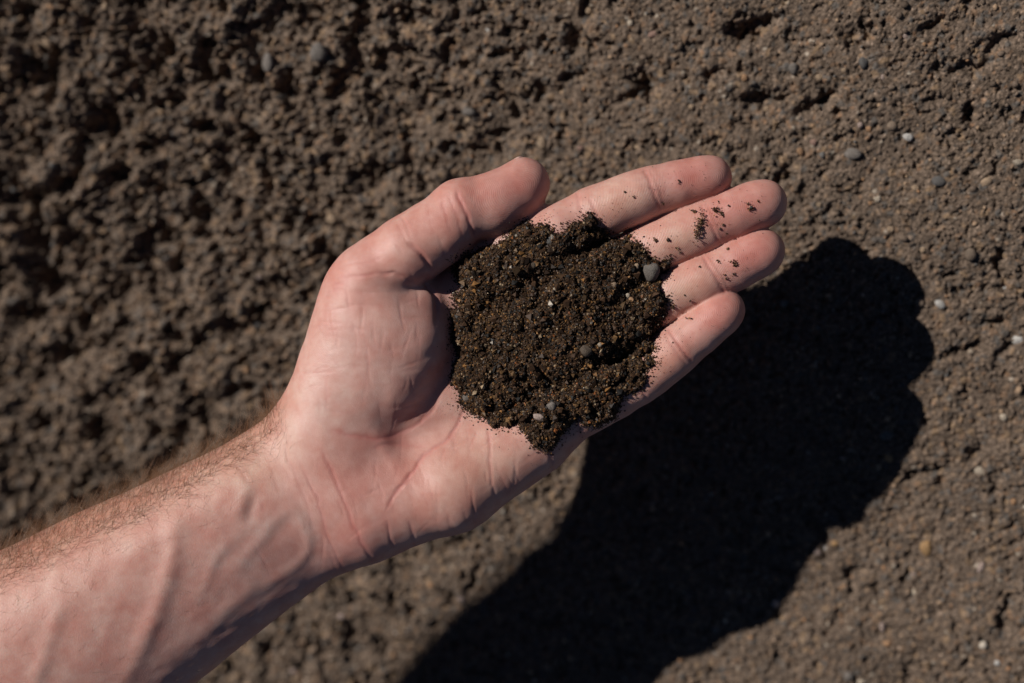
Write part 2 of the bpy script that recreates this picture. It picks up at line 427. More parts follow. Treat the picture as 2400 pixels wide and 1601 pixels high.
def body(P):
    P = P.astype(f32)
    w = A(755, 1135, -15)
    palm = rc(P, A(790, 1080, -15), A(1145, 634, -17), 13, 10.5)
    palm = smin(palm, rc(P, A(790, 1110, -15), A(1262, 726, -18), 13.5, 10.5), 9)
    palm = smin(palm, rc(P, A(800, 1150, -16), A(1312, 838, -18), 13.5, 10.5), 9)
    palm = smin(palm, rc(P, A(810, 1190, -15), A(1305, 985, -15), 14.5, 11.2), 9)
    palm = smin(palm, rc(P, A(1150, 640, -18), A(1300, 850, -18.5), 10.5, 10.5), 8)
    hyp = rc(P, A(868, 1202, -13), A(1060, 1138, -12), 18.2, 18.0)
    hyp = smin(hyp, rc(P, A(1060, 1138, -12), A(1255, 1030, -12.5), 18.0, 14.2), 6)
    palm = smin(palm, hyp, 8)
    web = rc(P, A(860, 760, -14), A(1110, 660, -15), 11, 10.0)
    palm = smin(palm, web, 6)
    palm = smin(palm, arm(P), 14)
    meta = rc(P, A(768, 985, -13), A(858, 690, -7), 17.6, 16.4)
    palm = smin(palm, meta, 16)
    th = rc(P, A(775, 960, -13), A(858, 690, -7), 17.0, 16.0)
    th = smin(th, rc(P, A(868, 890, -12), A(918, 775, -8), 20.6, 18.8), 10)
    th = smin(th, rc(P, A(965, 805, -7.5), A(975, 722, -7), 12.5, 10.5), 6)
    th = smin(th, rc(P, A(925, 905, -8), A(978, 800, -6), 12.5, 11.0), 8)
    palm = smin(palm, th, 5.0)
    palm = smax(palm, -rc(P, A(950, 610, 13), A(992, 655, 12), 6.5, 6.5), 6.0)
    palm = smin(palm, thumb(P), 2.2)
    fs = None
    for n in ('index', 'middle', 'ring', 'little'):
        d = finger(P, n)
        fs = d if fs is None else smin(fs, d, 0.7)
    d = smin(palm, fs, 4.0)
    return d.astype(f32)

H_ = 0.62
g0 = np.array([-250.0, -195.0, -62.0]); g1 = np.array([128.0, 92.0, 42.0])
B = 8
nb = np.ceil((g1 - g0) / (H_ * B)).astype(int)
N = nb * B + 1
def evalc(P, chunk=60000):
    out = np.empty(len(P), f32)
    for i in range(0, len(P), chunk): out[i:i + chunk] = body(P[i:i + chunk])
    return out
bi = np.stack(np.meshgrid(*[np.arange(k) for k in nb], indexing='ij'), -1).reshape(-1, 3)
bc = g0 + (bi + 0.5) * B * H_
bd = evalc(bc)
G = np.repeat(np.repeat(np.repeat(bd.reshape(nb), B, 0), B, 1), B, 2)
G = np.pad(G, ((0, 1), (0, 1), (0, 1)), mode='edge')
act = np.abs(bd) < B * H_ * 0.87 + 1.2
loc = np.stack(np.meshgrid(*[np.arange(B)] * 3, indexing='ij'), -1).reshape(-1, 3)
for c in range(0, int(act.sum()), 400):
    blk = bi[act][c:c + 400]
    ii = (blk[:, None, :] * B + loc[None]).reshape(-1, 3)
    G[ii[:, 0], ii[:, 1], ii[:, 2]] = evalc(g0 + ii * H_)
S = G < 0
# surface nets
cell = np.zeros(tuple(np.array(S.shape) - 1), np.int8)
cnt = sum(S[a:a + cell.shape[0], b:b + cell.shape[1], c:c + cell.shape[2]].astype(np.int8) for a in (0, 1) for b in (0, 1) for c in (0, 1))
mix = (cnt > 0) & (cnt < 8)
ci = np.argwhere(mix)
vid = np.full(cell.shape, -1, np.int32); vid[mix] = np.arange(len(ci))
acc = np.zeros((len(ci), 3)); num = np.zeros(len(ci))
cs = [(a, b, c) for a in (0, 1) for b in (0, 1) for c in (0, 1)]
val = {k: G[ci[:, 0] + k[0], ci[:, 1] + k[1], ci[:, 2] + k[2]] for k in cs}
for k in cs:
    for ax_ in range(3):
        if k[ax_] == 0:
            k2 = list(k); k2[ax_] = 1; k2 = tuple(k2)
            x = (val[k] < 0) != (val[k2] < 0)
            t = val[k][x] / (val[k][x] - val[k2][x])
            p = np.tile(np.array(k, float), (x.sum(), 1)); p[:, ax_] += t
            acc[x] += p; num[x] += 1
HV = g0 + (ci + acc / num[:, None]) * H_
quads = []
for ax_ in range(3):
    sl0 = [slice(None)] * 3; sl1 = [slice(None)] * 3
    sl0[ax_] = slice(0, -1); sl1[ax_] = slice(1, None)
    e = np.argwhere(S[tuple(sl0)] != S[tuple(sl1)])
    o = [k for k in range(3) if k != ax_]
    ok = (e[:, o[0]] > 0) & (e[:, o[1]] > 0) & (e[:, o[0]] < cell.shape[o[0]]) & (e[:, o[1]] < cell.shape[o[1]])
    e = e[ok]
    ins = S[e[:, 0], e[:, 1], e[:, 2]]
    def vv(da, db):
        q = e.copy(); q[:, o[0]] -= da; q[:, o[1]] -= db
        return vid[q[:, 0], q[:, 1], q[:, 2]]
    q = np.stack([vv(1, 1), vv(0, 1), vv(0, 0), vv(1, 0)], 1)
    flip = ins if ax_ != 1 else ~ins
    q[~flip] = q[~flip][:, ::-1]
    quads.append(q)
HF = np.concatenate(quads); HF = HF[(HF >= 0).all(1)]
lab = np.arange(len(HV)); ea = HF[:, [0, 1, 2]].ravel(); eb = HF[:, [1, 2, 3]].ravel()
for _ in range(400):
    old = lab.copy(); mn = np.minimum(lab[ea], lab[eb])
    np.minimum.at(lab, ea, mn); np.minimum.at(lab, eb, mn)
    lab = lab[lab]; lab = lab[lab]
    if (lab == old).all(): break
big = np.bincount(lab).argmax(); kv = lab == big
HF = HF[kv[HF[:, 0]]]; remap = np.cumsum(kv) - 1; HF = remap[HF]; HV = HV[kv]
# settle the points on the true surface
def grad(P, e=0.35):
    g = np.stack([evalc(P + np.eye(3)[k] * e) - evalc(P - np.eye(3)[k] * e) for k in range(3)], 1) / (2 * e)
    return g
nbr_a = np.concatenate([HF[:, [0, 1]], HF[:, [1, 2]], HF[:, [2, 3]], HF[:, [3, 0]]])
def lap(V):
    s = np.stack([np.bincount(nbr_a[:, 0], V[nbr_a[:, 1], k], len(V)) + np.bincount(nbr_a[:, 1], V[nbr_a[:, 0], k], len(V)) for k in range(3)], 1)
    n = np.bincount(nbr_a[:, 0], minlength=len(V)) + np.bincount(nbr_a[:, 1], minlength=len(V))
    return s / n[:, None]
HV = 0.5 * HV + 0.5 * lap(HV)
g = grad(HV); d = evalc(HV); gl = np.maximum((g * g).sum(1), 0.25)
HV = HV - np.clip(d / gl, -0.35, 0.35)[:, None] * g
for _ in range(2): HV = 0.5 * HV + 0.5 * lap(HV)
def vnormals(V):
    n = np.cross(V[HF[:, 2]] - V[HF[:, 0]], V[HF[:, 3]] - V[HF[:, 1]])
    o = np.stack([sum(np.bincount(HF[:, k], n[:, c], len(V)) for k in range(4)) for c in range(3)], 1)
    return o / np.maximum(np.linalg.norm(o, axis=1), 1e-9)[:, None]
HN = vnormals(HV)

# height of the upper surface of the hand over the hand's frame, used to rest things on it
zs = g0[2] + np.arange(G.shape[2]) * H_
top = G.shape[2] - 1 - np.argmax(S[:, :, ::-1], axis=2)
has = S.any(2)
t1 = np.clip(top + 1, 0, G.shape[2] - 1)
I, J_ = np.meshgrid(np.arange(G.shape[0]), np.arange(G.shape[1]), indexing='ij')
va = G[I, J_, top]; vb = G[I, J_, t1]
HM = np.where(has, zs[top] + H_ * np.clip(va / np.where(va - vb == 0, -1, va - vb), 0, 1), -60.0)
del G, S, cell, cnt, vid, val
def hand_z(x, y):
    fx = np.clip((np.asarray(x) - g0[0]) / H_, 0, HM.shape[0] - 2); fy = np.clip((np.asarray(y) - g0[1]) / H_, 0, HM.shape[1] - 2)
    i = fx.astype(int); j = fy.astype(int); a = fx - i; b = fy - j
    return (HM[i, j] * (1 - a) + HM[i + 1, j] * a) * (1 - b) + (HM[i, j + 1] * (1 - a) + HM[i + 1, j + 1] * a) * b
def on_hand(px, py):
    z = 0.0
    for _ in range(4):
        p = at(px, py, z); z = float(hand_z(p[0], p[1]))
    return at(px, py, z)

# sculpting strokes on the palm side: creases pressed in, veins and tendons raised
VPX = 1200 + F * HV[:, 0] / (D - HV[:, 2]); VPY = 800.5 - F * HV[:, 1] / (D - HV[:, 2])
FACE = np.clip(HN[:, 2] * 1.6, 0, 1)
def seg_dist(px, py, pts, smooth=True):
    pts = np.array(pts, float)
    if smooth and len(pts) > 2:
        t = np.arange(len(pts)); tt = np.linspace(0, len(pts) - 1, (len(pts) - 1) * 6 + 1)
        m = np.gradient(pts, axis=0); i = np.clip(tt.astype(int), 0, len(pts) - 2); s = (tt - i)[:, None]
        pts = (2 * s ** 3 - 3 * s ** 2 + 1) * pts[i] + (s ** 3 - 2 * s ** 2 + s) * m[i] + (3 * s ** 2 - 2 * s ** 3) * pts[i + 1] + (s ** 3 - s ** 2) * m[i + 1]
    best = np.full(len(px), 1e9); tb = np.zeros(len(px)); side = np.zeros(len(px))
    n = len(pts) - 1
    for k in range(n):
        a, b = pts[k], pts[k + 1]; ba = b - a; L2 = ba @ ba + 1e-9
        t = np.clip(((px - a[0]) * ba[0] + (py - a[1]) * ba[1]) / L2, 0, 1)
        dx = px - a[0] - t * ba[0]; dy = py - a[1] - t * ba[1]
        dd = dx * dx + dy * dy
        m = dd < best
        best[m] = dd[m]; tb[m] = (k + t[m]) / n; side[m] = np.sign(ba[0] * dy[m] - ba[1] * dx[m])
    return np.sqrt(best), tb, side
CREASE = 0.46
disp = np.zeros(len(HV)); redness = np.zeros(len(HV)); veiny = np.zeros(len(HV))
def stroke(pts, width, amount, red=0.0, ends=0.15, vein=0.0, jitter=2.5):
    pts = np.array(pts, float); pad = width * 4 + 10
    m = (VPX > pts[:, 0].min() - pad) & (VPX < pts[:, 0].max() + pad) & (VPY > pts[:, 1].min() - pad) & (VPY < pts[:, 1].max() + pad) & (FACE > 0)
    if not m.any(): return
    jx = jitter * 2 * fbm(VPX[m] / 22, VPY[m] / 22, 11, 2); jy = jitter * 2 * fbm(VPX[m] / 22, VPY[m] / 22, 12, 2)
    d, t, s = seg_dist(VPX[m] + jx, VPY[m] + jy, pts)
    if ends > 0: e = np.clip(t / ends, 0, 1) * np.clip((1 - t) / ends, 0, 1); e = e * e * (3 - 2 * e) + 0.04
    else: e = 1
    gk = np.exp(-(d / width) ** 2) * e * FACE[m]
    disp[m] += amount * CREASE * gk
    if red: redness[m] = np.maximum(redness[m], red * np.exp(-(d / (width * 1.7)) ** 2) * e)
    if vein: veiny[m] = np.maximum(veiny[m], vein * np.exp(-(d / (width * 1.4)) ** 2) * e)

# flexure creases of the palm and wrist
stroke([(1090, 955), (1083, 969), (1056, 1022), (1002, 1061), (958, 1115), (922, 1165), (900, 1200)], 4.0, -0.62, 0.8)
stroke([(1142, 990), (1148, 1058), (1151, 1132), (1166, 1175)], 3.6, -0.45, 0.6)
stroke([(1120, 1010), (1100, 1050)], 3, -0.25, 0.4); stroke([(1060, 1025), (1068, 1060)], 3, -0.25, 0.4)
stroke([(1041, 903), (1017, 954), (981, 992), (928, 1019), (883, 1028), (809, 1016), (760, 1000)], 4.5, -0.5, 0.7)
stroke([(870, 1050), (930, 1040), (1010, 1050)], 4, -0.3, 0.4)
stroke([(745, 1040), (768, 1088), (799, 1153), (826, 1230), (868, 1306), (880, 1330)], 3.6, -0.5, 0.7, 0.25)
stroke([(690, 1050), (707, 1096), (745, 1172), (764, 1249), (799, 1325), (815, 1345)], 3.4, -0.33, 0.45, 0.3)
stroke([(660, 1030), (690, 1110), (720, 1180), (735, 1250)], 3.6, -0.25, 0.3)
stroke([(905, 1215), (912, 1250), (925, 1300)], 3.4, -0.5, 0.5, 0.25); stroke([(955, 1215), (967, 1249), (977, 1305)], 3.4, -0.45, 0.45, 0.25)
stroke([(1030, 1270), (1010, 1285), (960, 1300)], 3, -0.3, 0.3); stroke([(1100, 1140), (1110, 1200), (1112, 1230)], 3, -0.25, 0.3)
stroke([(940, 1120), (990, 1160), (1010, 1200)], 3, -0.18, 0.2); stroke([(1160, 1080), (1180, 1130), (1190, 1160)], 3, -0.2, 0.25)
for k in range(5): stroke([(745 + 6 * k, 690 + 44 * k), (800, 680 + 45 * k), (870 - 4 * k, 690 + 42 * k)], 3.0, -0.15, 0.15)
# thumb
stroke([(1070, 440), (1078, 466), (1090, 498), (1105, 537), (1119, 576)], 4.2, -1.0, 0.9, 0.2)
stroke([(1050, 450), (1060, 480), (1074, 520), (1085, 560)], 3.2, -0.28, 0.35); stroke([(1036, 462), (1044, 500), (1060, 548)], 3.0, -0.25, 0.3)
CREASE = 1.0
stroke([(950, 566), (980, 588), (1004, 620), (1010, 640)], 5, -0.7, 0.6, 0.2, jitter=1)
stroke([(1012, 636), (1000, 655), (1000, 672), (1018, 690), (1024, 720), (1022, 770)], 5, -0.8, 0.6, 0.15, jitter=1)
CREASE = 0.55
stroke([(890, 640), (930, 645), (985, 668)], 5, -0.45, 0.4); stroke([(790, 655), (850, 645), (910, 640), (950, 650)], 3.6, -0.35, 0.35)
stroke([(800, 620), (850, 612), (900, 605)], 3, -0.2, 0.2); stroke([(770, 730), (840, 715), (910, 718)], 3, -0.2, 0.2)
# finger creases
FC = [((1508, 395), (1530, 440), (1549, 500), .75), ((1520, 396), (1543, 440), (1560, 495), .35), ((1350, 450), (1356, 478), (1366, 515), .55), ((1382, 462), (1398, 500), (1420, 548), .7),
      ((1640, 476), (1664, 522), (1694, 580), .8), ((1650, 470), (1676, 520), (1705, 572), .4), ((1478, 548), (1500, 585), (1545, 640), .75), ((1490, 548), (1515, 585), (1556, 632), .4),
      ((1648, 598), (1672, 640), (1702, 690), .8), ((1660, 594), (1684, 636), (1712, 684), .35), ((1500, 668), (1525, 712), (1556, 765), .7),
      ((1562, 768), (1590, 806), (1624, 852), .95), ((1552, 778), (1580, 815), (1612, 860), .4), ((1455, 850), (1490, 895), (1524, 945), .8), ((1345, 975), (1356, 1010), (1364, 1048), .7), ((1280, 1040), (1290, 1075), (1296, 1112), .7)]
for a, b, c, am in FC: stroke([a, b, c], 4.2, -0.75 * am, 0.75 * am, 0.08)
# veins and tendons of the wrist
CREASE = 0.75
stroke([(430, 1150), (414, 1230), (402, 1310), (382, 1385), (349, 1475), (304, 1565), (250, 1650)], 24, 1.35, 0, 0.35, 0.0, 0)
stroke([(440, 1260), (436, 1330), (422, 1395), (396, 1481), (356, 1570), (300, 1680)], 22, -0.05, 0, 0.3, 0.2, 0)
stroke([(160, 1370), (126, 1470), (96, 1560), (60, 1680)], 20, 0.7, 0, 0.3, 0.2, 0)
stroke([(530, 1360), (610, 1268), (650, 1218), (715, 1170)], 15, 0.55, 0, 0.35, 0.5, 0)
stroke([(450, 1440), (492, 1340), (520, 1290), (590, 1230)], 16, 0.55, 0, 0.35, 0.4, 0)
stroke([(570, 1420), (653, 1352), (700, 1322), (722, 1288), (720, 1245), (690, 1195), (640, 1150)], 13, 0.55, 0, 0.3, 0.55, 0)
stroke([(440, 1520), (560, 1410), (650, 1335)], 20, 0.6, 0, 0.35, 0.3, 0)
stroke([(545, 1230), (570, 1170), (600, 1110)], 16, 0.55, 0, 0.35, 0.3, 0)
stroke([(580, 1240), (588, 1195), (606, 1150)], 13, -0.6, 0, 0.35, 0.3, 0)
stroke([(240, 1330), (400, 1235), (560, 1150)], 30, 0.7, 0, 0.3, 0, 0)
# muscle furrows of the ball of the thumb
stroke([(885, 985), (895, 930), (905, 850)], 20, -0.4, 0, 0.4); stroke([(915, 1000), (922, 950), (930, 890)], 14, 0.15, 0, 0.4)
CREASE = 1.0
for k in range(150):
    reg = random.random()
    if reg < 0.45: cx_, cy_, an_ = random.uniform(720, 990), random.uniform(660, 980), random.choice((-0.15, 0.15, 1.45, 1.65))
    elif reg < 0.75: cx_, cy_, an_ = random.uniform(800, 1250), random.uniform(1030, 1260), random.choice((1.2, 1.45, -0.6))
    elif reg < 0.9: cx_, cy_, an_ = random.uniform(560, 800), random.uniform(1060, 1330), random.choice((1.15, 1.25))
    else: cx_, cy_, an_ = random.uniform(900, 1120), random.uniform(480, 600), random.choice((1.1, 1.3))
    an_ += random.gauss(0, 0.18); L_ = random.uniform(18, 70); bx_, by_ = math.cos(an_) * L_, math.sin(an_) * L_
    stroke([(cx_ - bx_, cy_ - by_), (cx_ + random.gauss(0, 4), cy_ + random.gauss(0, 4)), (cx_ + bx_, cy_ + by_)], 2.6, -random.uniform(0.05, 0.14), random.uniform(0.05, 0.25), 0.4, 0, 1.5)
disp += 0.5 * fbm(HV[:, 0] / 14, HV[:, 1] / 14 + HV[:, 2] / 14, 61, 3)
HV = HV + HN * disp[:, None]
HN = vnormals(HV)

# skin colour: pigment and blood, with broad paler and mauve patches
tint = np.tile(np.array([0.525, 0.295, 0.250]), (len(HV), 1))
def blob(px, py, rx, ry, turn, col, f):
    a = math.radians(turn); dx = VPX - px; dy = VPY - py
    e = ((dx * math.cos(a) + dy * math.sin(a)) / rx) ** 2 + ((-dx * math.sin(a) + dy * math.cos(a)) / ry) ** 2
    w = (f * np.exp(-e))[:, None]
    tint[:] = tint * (1 - w) + np.array(col) * w
PINK = (0.52, 0.225, 0.195); PALE = (0.575, 0.375, 0.335); TAN = (0.47, 0.235, 0.16); RED = (0.49, 0.195, 0.165); YEL = (0.55, 0.34, 0.255); MAUVE = (0.43, 0.25, 0.225)
blob(150, 1230, 420, 110, -28, TAN, 0.75); blob(560, 1000, 170, 60, -30, TAN, 0.6); blob(430, 1120, 200, 60, -28, YEL, 0.35)
blob(600, 1090, 110, 60, -28, YEL, 0.5); blob(640, 1280, 170, 110, -30, MAUVE, 0.45); blob(400, 1480, 330, 130, -35, MAUVE, 0.4)  # wrist and lower forearm: darker, mauve
blob(840, 860, 120, 150, 15, PALE, 0.55); blob(770, 930, 60, 110, 20, PALE, 0.4); blob(960, 850, 55, 130, 0, MAUVE, 0.3)  # ball of the thumb: paler on the left, mauve on the right
blob(820, 640, 110, 80, -30, RED, 0.35); blob(1100, 470, 150, 60, -33, RED, 0.45); blob(1180, 450, 70, 55, -30, PINK, 0.5)
blob(880, 1130, 110, 90, 0, PINK, 0.45); blob(1130, 1090, 130, 90, -30, YEL, 0.35); blob(820, 1270, 100, 60, -30, PINK, 0.5)
blob(1610, 410, 80, 45, -15, PINK, 0.75); blob(1730, 480, 100, 55, -22, RED, 0.6); blob(1750, 605, 90, 50, -25, PINK, 0.75); blob(1670, 745, 80, 48, -38, PINK, 0.7)
blob(1450, 470, 60, 45, -20, YEL, 0.5); blob(1590, 560, 70, 45, -25, YEL, 0.45); blob(1610, 680, 70, 45, -25, YEL, 0.45); blob(1540, 860, 60, 40, -38, YEL, 0.35)
blob(900, 950, 40, 70, 10, MAUVE, 0.35); blob(850, 780, 40, 60, 0, PINK, 0.3); blob(905, 1030, 120, 30, -10, RED, 0.4); blob(740, 860, 40, 90, 20, PALE, 0.5)
blob(1640, 405, 55, 40, -15, RED, 0.55); blob(1715, 500, 60, 40, -22, RED, 0.6); blob(1770, 590, 60, 42, -25, RED, 0.55); blob(1690, 730, 55, 42, -38, RED, 0.5); blob(1235, 430, 50, 50, 0, RED, 0.4)
tint *= np.array([0.915, 0.905, 0.875])
bk = np.clip(-HN[:, 2] * 1.5, 0, 1)[:, None] * 0.7
tint[:] = tint * (1 - bk) + np.array(TAN) * bk
tint *= (1 - redness[:, None] * np.array([0.10, 0.30, 0.28]))
tint *= (1 - veiny[:, None] * np.array([0.22, 0.06, 0.02]))
# dermal ridges: loops round each fingertip, lines across the fingers and the palm
phase = VPX * 0.75 + VPY * 0.66; ramt = np.where((VPX > 640) & (HN[:, 2] > 0.1), 0.45, 0.05)
PER = 3.7
phase = phase * 2 * math.pi / PER
for nm, J in FING.items():
    t0 = np.array(J[3][:2], float); t1_ = np.array(J[2][:2], float); t2_ = np.array(J[1][:2], float)
    ax_ = (t0 - t2_) / np.linalg.norm(t0 - t2_); nx_ = np.array([-ax_[1], ax_[0]])
    al = (VPX - t0[0]) * ax_[0] + (VPY - t0[1]) * ax_[1]; ac = (VPX - t0[0]) * nx_[0] + (VPY - t0[1]) * nx_[1]
    L1 = np.linalg.norm(t0 - t1_); r = J[3][3] * 6 + 8
    m = (np.abs(ac) < r) & (al > -L1 * 2.3) & (al < 70)
    loop = np.sqrt((al / 1.25) ** 2 + ac ** 2); cross = -al + 0.004 * ac ** 2
    w = np.clip((al + L1 * 0.75) / (L1 * 0.25), 0, 1)
    phase[m] = (loop * w + cross * (1 - w))[m] * 2 * math.pi / PER
    ramt[m] = 1.0
t0 = np.array((1215., 440.)); al = (VPX - 1215) * 0.86 + (VPY - 440) * -0.5; ac = (VPX - 1215) * 0.5 + (VPY - 440) * 0.86
m = (np.abs(ac) < 75) & (al > -110) & (al < 70) & (HV[:, 2] > -6)
phase[m] = np.sqrt((al[m] / 1.4) ** 2 + ac[m] ** 2) * 2 * math.pi / PER; ramt[m] = 1.0

c0 = W(at(728, 1152, -15))
hme = mesh_np('person', W(HV) - c0, HF, True)
color_attr(hme, 'tint', tint); float_attr(hme, 'ridge_phase', phase); float_attr(hme, 'ridge_amount', ramt)
person = tag(obj('person', hme, MAT_SKIN, None, c0), "person's bare left forearm and open hand, palm up, cradling dark soil", 'person')

# nails
def nail(tip, axis_, back, w, ln, name='fingernail', curv=0.55):
    axis_ = np.asarray(axis_, float); axis_ /= np.linalg.norm(axis_)
    back = np.asarray(back, float); back -= axis_ * (back @ axis_); back /= np.linalg.norm(back)
    sd_ = np.cross(axis_, back)
    nu_, nv_ = 9, 9; V = []
    for layer, off in ((0, 0.0), (1, -0.55)):
        for i in range(nv_):
            for j in range(nu_):
                s = -1 + 2 * j / (nu_ - 1); t = i / (nv_ - 1)
                ww = w * (1 - 0.10 * (1 - t)) * math.sqrt(max(1 - max(0, t - .75) ** 2 * 6, 0)) * (1 if t > .18 else (0.6 + t / .18 * .4))
                x = ww * s
                V.append(tip + axis_ * (t - 1) * ln + sd_ * x + back * (off - curv * w * (s * s) * 0.8 - 0.7 * (t - 0.5) ** 2))
    V = np.array(V); q = []
    K = nu_ * nv_
    ix = lambda l, i, j: l * K + i * nu_ + j
    for i in range(nv_ - 1):
        for j in range(nu_ - 1):
            q.append((ix(0, i, j), ix(0, i, j + 1), ix(0, i + 1, j + 1), ix(0, i + 1, j)))
            q.append((ix(1, i, j), ix(1, i + 1, j), ix(1, i + 1, j + 1), ix(1, i, j + 1)))
    for j in range(nu_ - 1):
        q.append((ix(0, nv_ - 1, j), ix(0, nv_ - 1, j + 1), ix(1, nv_ - 1, j + 1), ix(1, nv_ - 1, j)))
        q.append((ix(0, 0, j), ix(1, 0, j), ix(1, 0, j + 1), ix(0, 0, j + 1)))
    for i in range(nv_ - 1):
        q.append((ix(0, i, 0), ix(0, i + 1, 0), ix(1, i + 1, 0), ix(1, i, 0)))
        q.append((ix(0, i, nu_ - 1), ix(1, i, nu_ - 1), ix(1, i + 1, nu_ - 1), ix(0, i + 1, nu_ - 1)))
    me = mesh_np(name, W(V) - c0, q, True)
    return obj(name, me, MAT_NAIL, person)
for nm, J in FING.items():
    p2, p3 = P3(J[2]), P3(J[3]); a = (p3 - p2); a /= np.linalg.norm(a); r = J[3][3]
    nail(p3 + a * (r * 0.62) + np.array([0, 0, -r * 0.80]), a + np.array([0, 0, 0.12]), (0, 0, -1), r * 0.72, r * 1.35)
ta = A(1238, 424, -6.5) - A(1165, 474, -3.5)
tb = np.array([-0.36, 0.80, -0.48]); tb = tb - ta * (tb @ ta) / (ta @ ta); tb /= np.linalg.norm(tb)
nail(A(1214, 408, -8) + ta / np.linalg.norm(ta) * 4.6 + tb * 5.5, ta, tb, 6.6, 11.5)

# arm hair
def hairs(idx_, n, lmin, lmax, direction, spread, lift, rad):
    pick = rng.choice(idx_, n)
    V = []; Fq = []; base = 0; SEG = 6
    for k in pick:
        p = HV[k].copy(); nr = HN[k]
        dr = direction(p) + rng.normal(0, spread, 3); dr -= nr * (dr @ nr); dr /= np.linalg.norm(dr) + 1e-9
        L = rng.uniform(lmin, lmax); li = lift * rng.uniform(0.5, 1.5)
        cur = rng.normal(0, 0.35, 3); sdv = np.cross(dr, nr)
        t = dr + nr * li; t /= np.linalg.norm(t)
        bend = sdv * rng.normal(0, 0.16) - nr * rng.uniform(0.0, 0.13)
        for s in range(SEG + 1):
            r = rad * (1 - 0.85 * s / SEG)
            a = np.cross(t, [0.31, 0.22, 0.92]); a /= np.linalg.norm(a) + 1e-9; b = np.cross(t, a)
            for q in range(3):
                an = q * 2.0944
                V.append(p + (a * math.cos(an) + b * math.sin(an)) * r)
            if s < SEG:
                for q in range(3):
                    q2 = (q + 1) % 3
                    Fq.append((base + s * 3 + q, base + s * 3 + q2, base + (s + 1) * 3 + q2, base + (s + 1) * 3 + q))
            p = p + t * L / SEG; t = t + bend; t /= np.linalg.norm(t)
        base += 3 * (SEG + 1)
    return np.array(V), np.array(Fq)
td = (HV - WR) @ AX; ud = (HV - WR) @ NX
dist_dir = -AX
vis = (td > -8) & (td < 175)
upper = np.where(vis & (ud > 8 + 6 * np.sin(td / 9)) & (HV[:, 2] > -38) & (rng.random(len(HV)) < np.clip((ud - 4) / 26, 0, 1) ** 1.5))[0]
edge = np.where(vis & ((HN @ NX) > 0.55) & (HV[:, 2] < 12) & (HV[:, 2] > -42))[0]
lower = np.where(vis & (td > -6) & (ud < -24) & (HN[:, 2] < 0.25) & (HV[:, 2] < -8))[0]
sparse = np.where(vis & (td > 25) & (HN[:, 2] > 0.3))[0]
parts = [hairs(upper, 1700, 5, 11, lambda p: dist_dir * 0.8 + NX * 0.4 + np.array([0, 0, 0.1]), 0.6, 0.4, 0.036),
         hairs(edge, 3600, 7, 16, lambda p: dist_dir * 0.8 + NX * 0.2, 0.6, 1.0, 0.062),
         hairs(lower, 260, 4, 9, lambda p: dist_dir * 1.0 - NX * 0.3, 0.5, 0.4, 0.045),
         hairs(sparse, 120, 4, 8, lambda p: dist_dir, 0.6, 0.35, 0.035)]
off = 0; VV_ = []; FF_ = []
for v, f in parts: VV_.append(v); FF_.append(f + off); off += len(v)
tag(obj('arm_hair', mesh_np('arm_hair', W(np.concatenate(VV_)) - c0, np.concatenate(FF_), True), MAT_HAIR, person), 'fine brown hair along the forearm', kind='stuff')

# ------------------------------------------------------------------ the heap of soil in the palm
OUT = np.array([(30, 340), (60, 300), (130, 260), (270, 215), (340, 180), (420, 110), (500, 55), (540, 95), (610, 85), (660, 130), (720, 150), (780, 90), (840, 60), (900, 20), (940, 60), (960, 110), (1030, 130),
    (1110, 160), (1160, 120), (1150, 180), (1200, 190), (1280, 290), (1340, 320), (1400, 300), (1405, 350), (1345, 400), (1345, 500), (1380, 560), (1370, 640), (1340, 720), (1300, 800), (1310, 850), (1270, 900),
    (1300, 950), (1240, 1000), (1250, 1060), (1200, 1120), (1100, 1150), (1080, 1220), (1060, 1300), (950, 1360), (880, 1340), (830, 1290), (770, 1340), (720, 1400), (680, 1470), (630, 1505), (540, 1470), (520, 1410),
    (460, 1370), (450, 1320), (380, 1340), (290, 1365), (250, 1310), (150, 1270), (70, 1200), (80, 1130), (20, 1080), (40, 960), (60, 900), (30, 800), (20, 620), (70, 590), (30, 520), (100, 470), (50, 420)], float)
OUT = OUT * 0.3699 + np.array([1050, 500])
OMM = np.array([at(p[0], p[1], 3.0)[:2] for p in OUT])
def poly_sd(x, y):
    best = np.full(x.shape, 1e9); ins = np.zeros(x.shape, bool)
    n = len(OMM)
    for k in range(n):
        a = OMM[k]; b = OMM[(k + 1) % n]; ba = b - a
        t = np.clip(((x - a[0]) * ba[0] + (y - a[1]) * ba[1]) / (ba @ ba), 0, 1)
        best = np.minimum(best, (x - a[0] - t * ba[0]) ** 2 + (y - a[1] - t * ba[1]) ** 2)
        c = ((a[1] > y) != (b[1] > y)) & (x < (b[0] - a[0]) * (y - a[1]) / (b[1] - a[1] + 1e-12) + a[0])
        ins ^= c
    d = np.sqrt(best); return np.where(ins, d, -d)
HMs = HM.copy()
for _ in range(60):
    HMs = (HMs + np.roll(HMs, 1, 0) + np.roll(HMs, -1, 0) + np.roll(HMs, 1, 1) + np.roll(HMs, -1, 1)) / 5
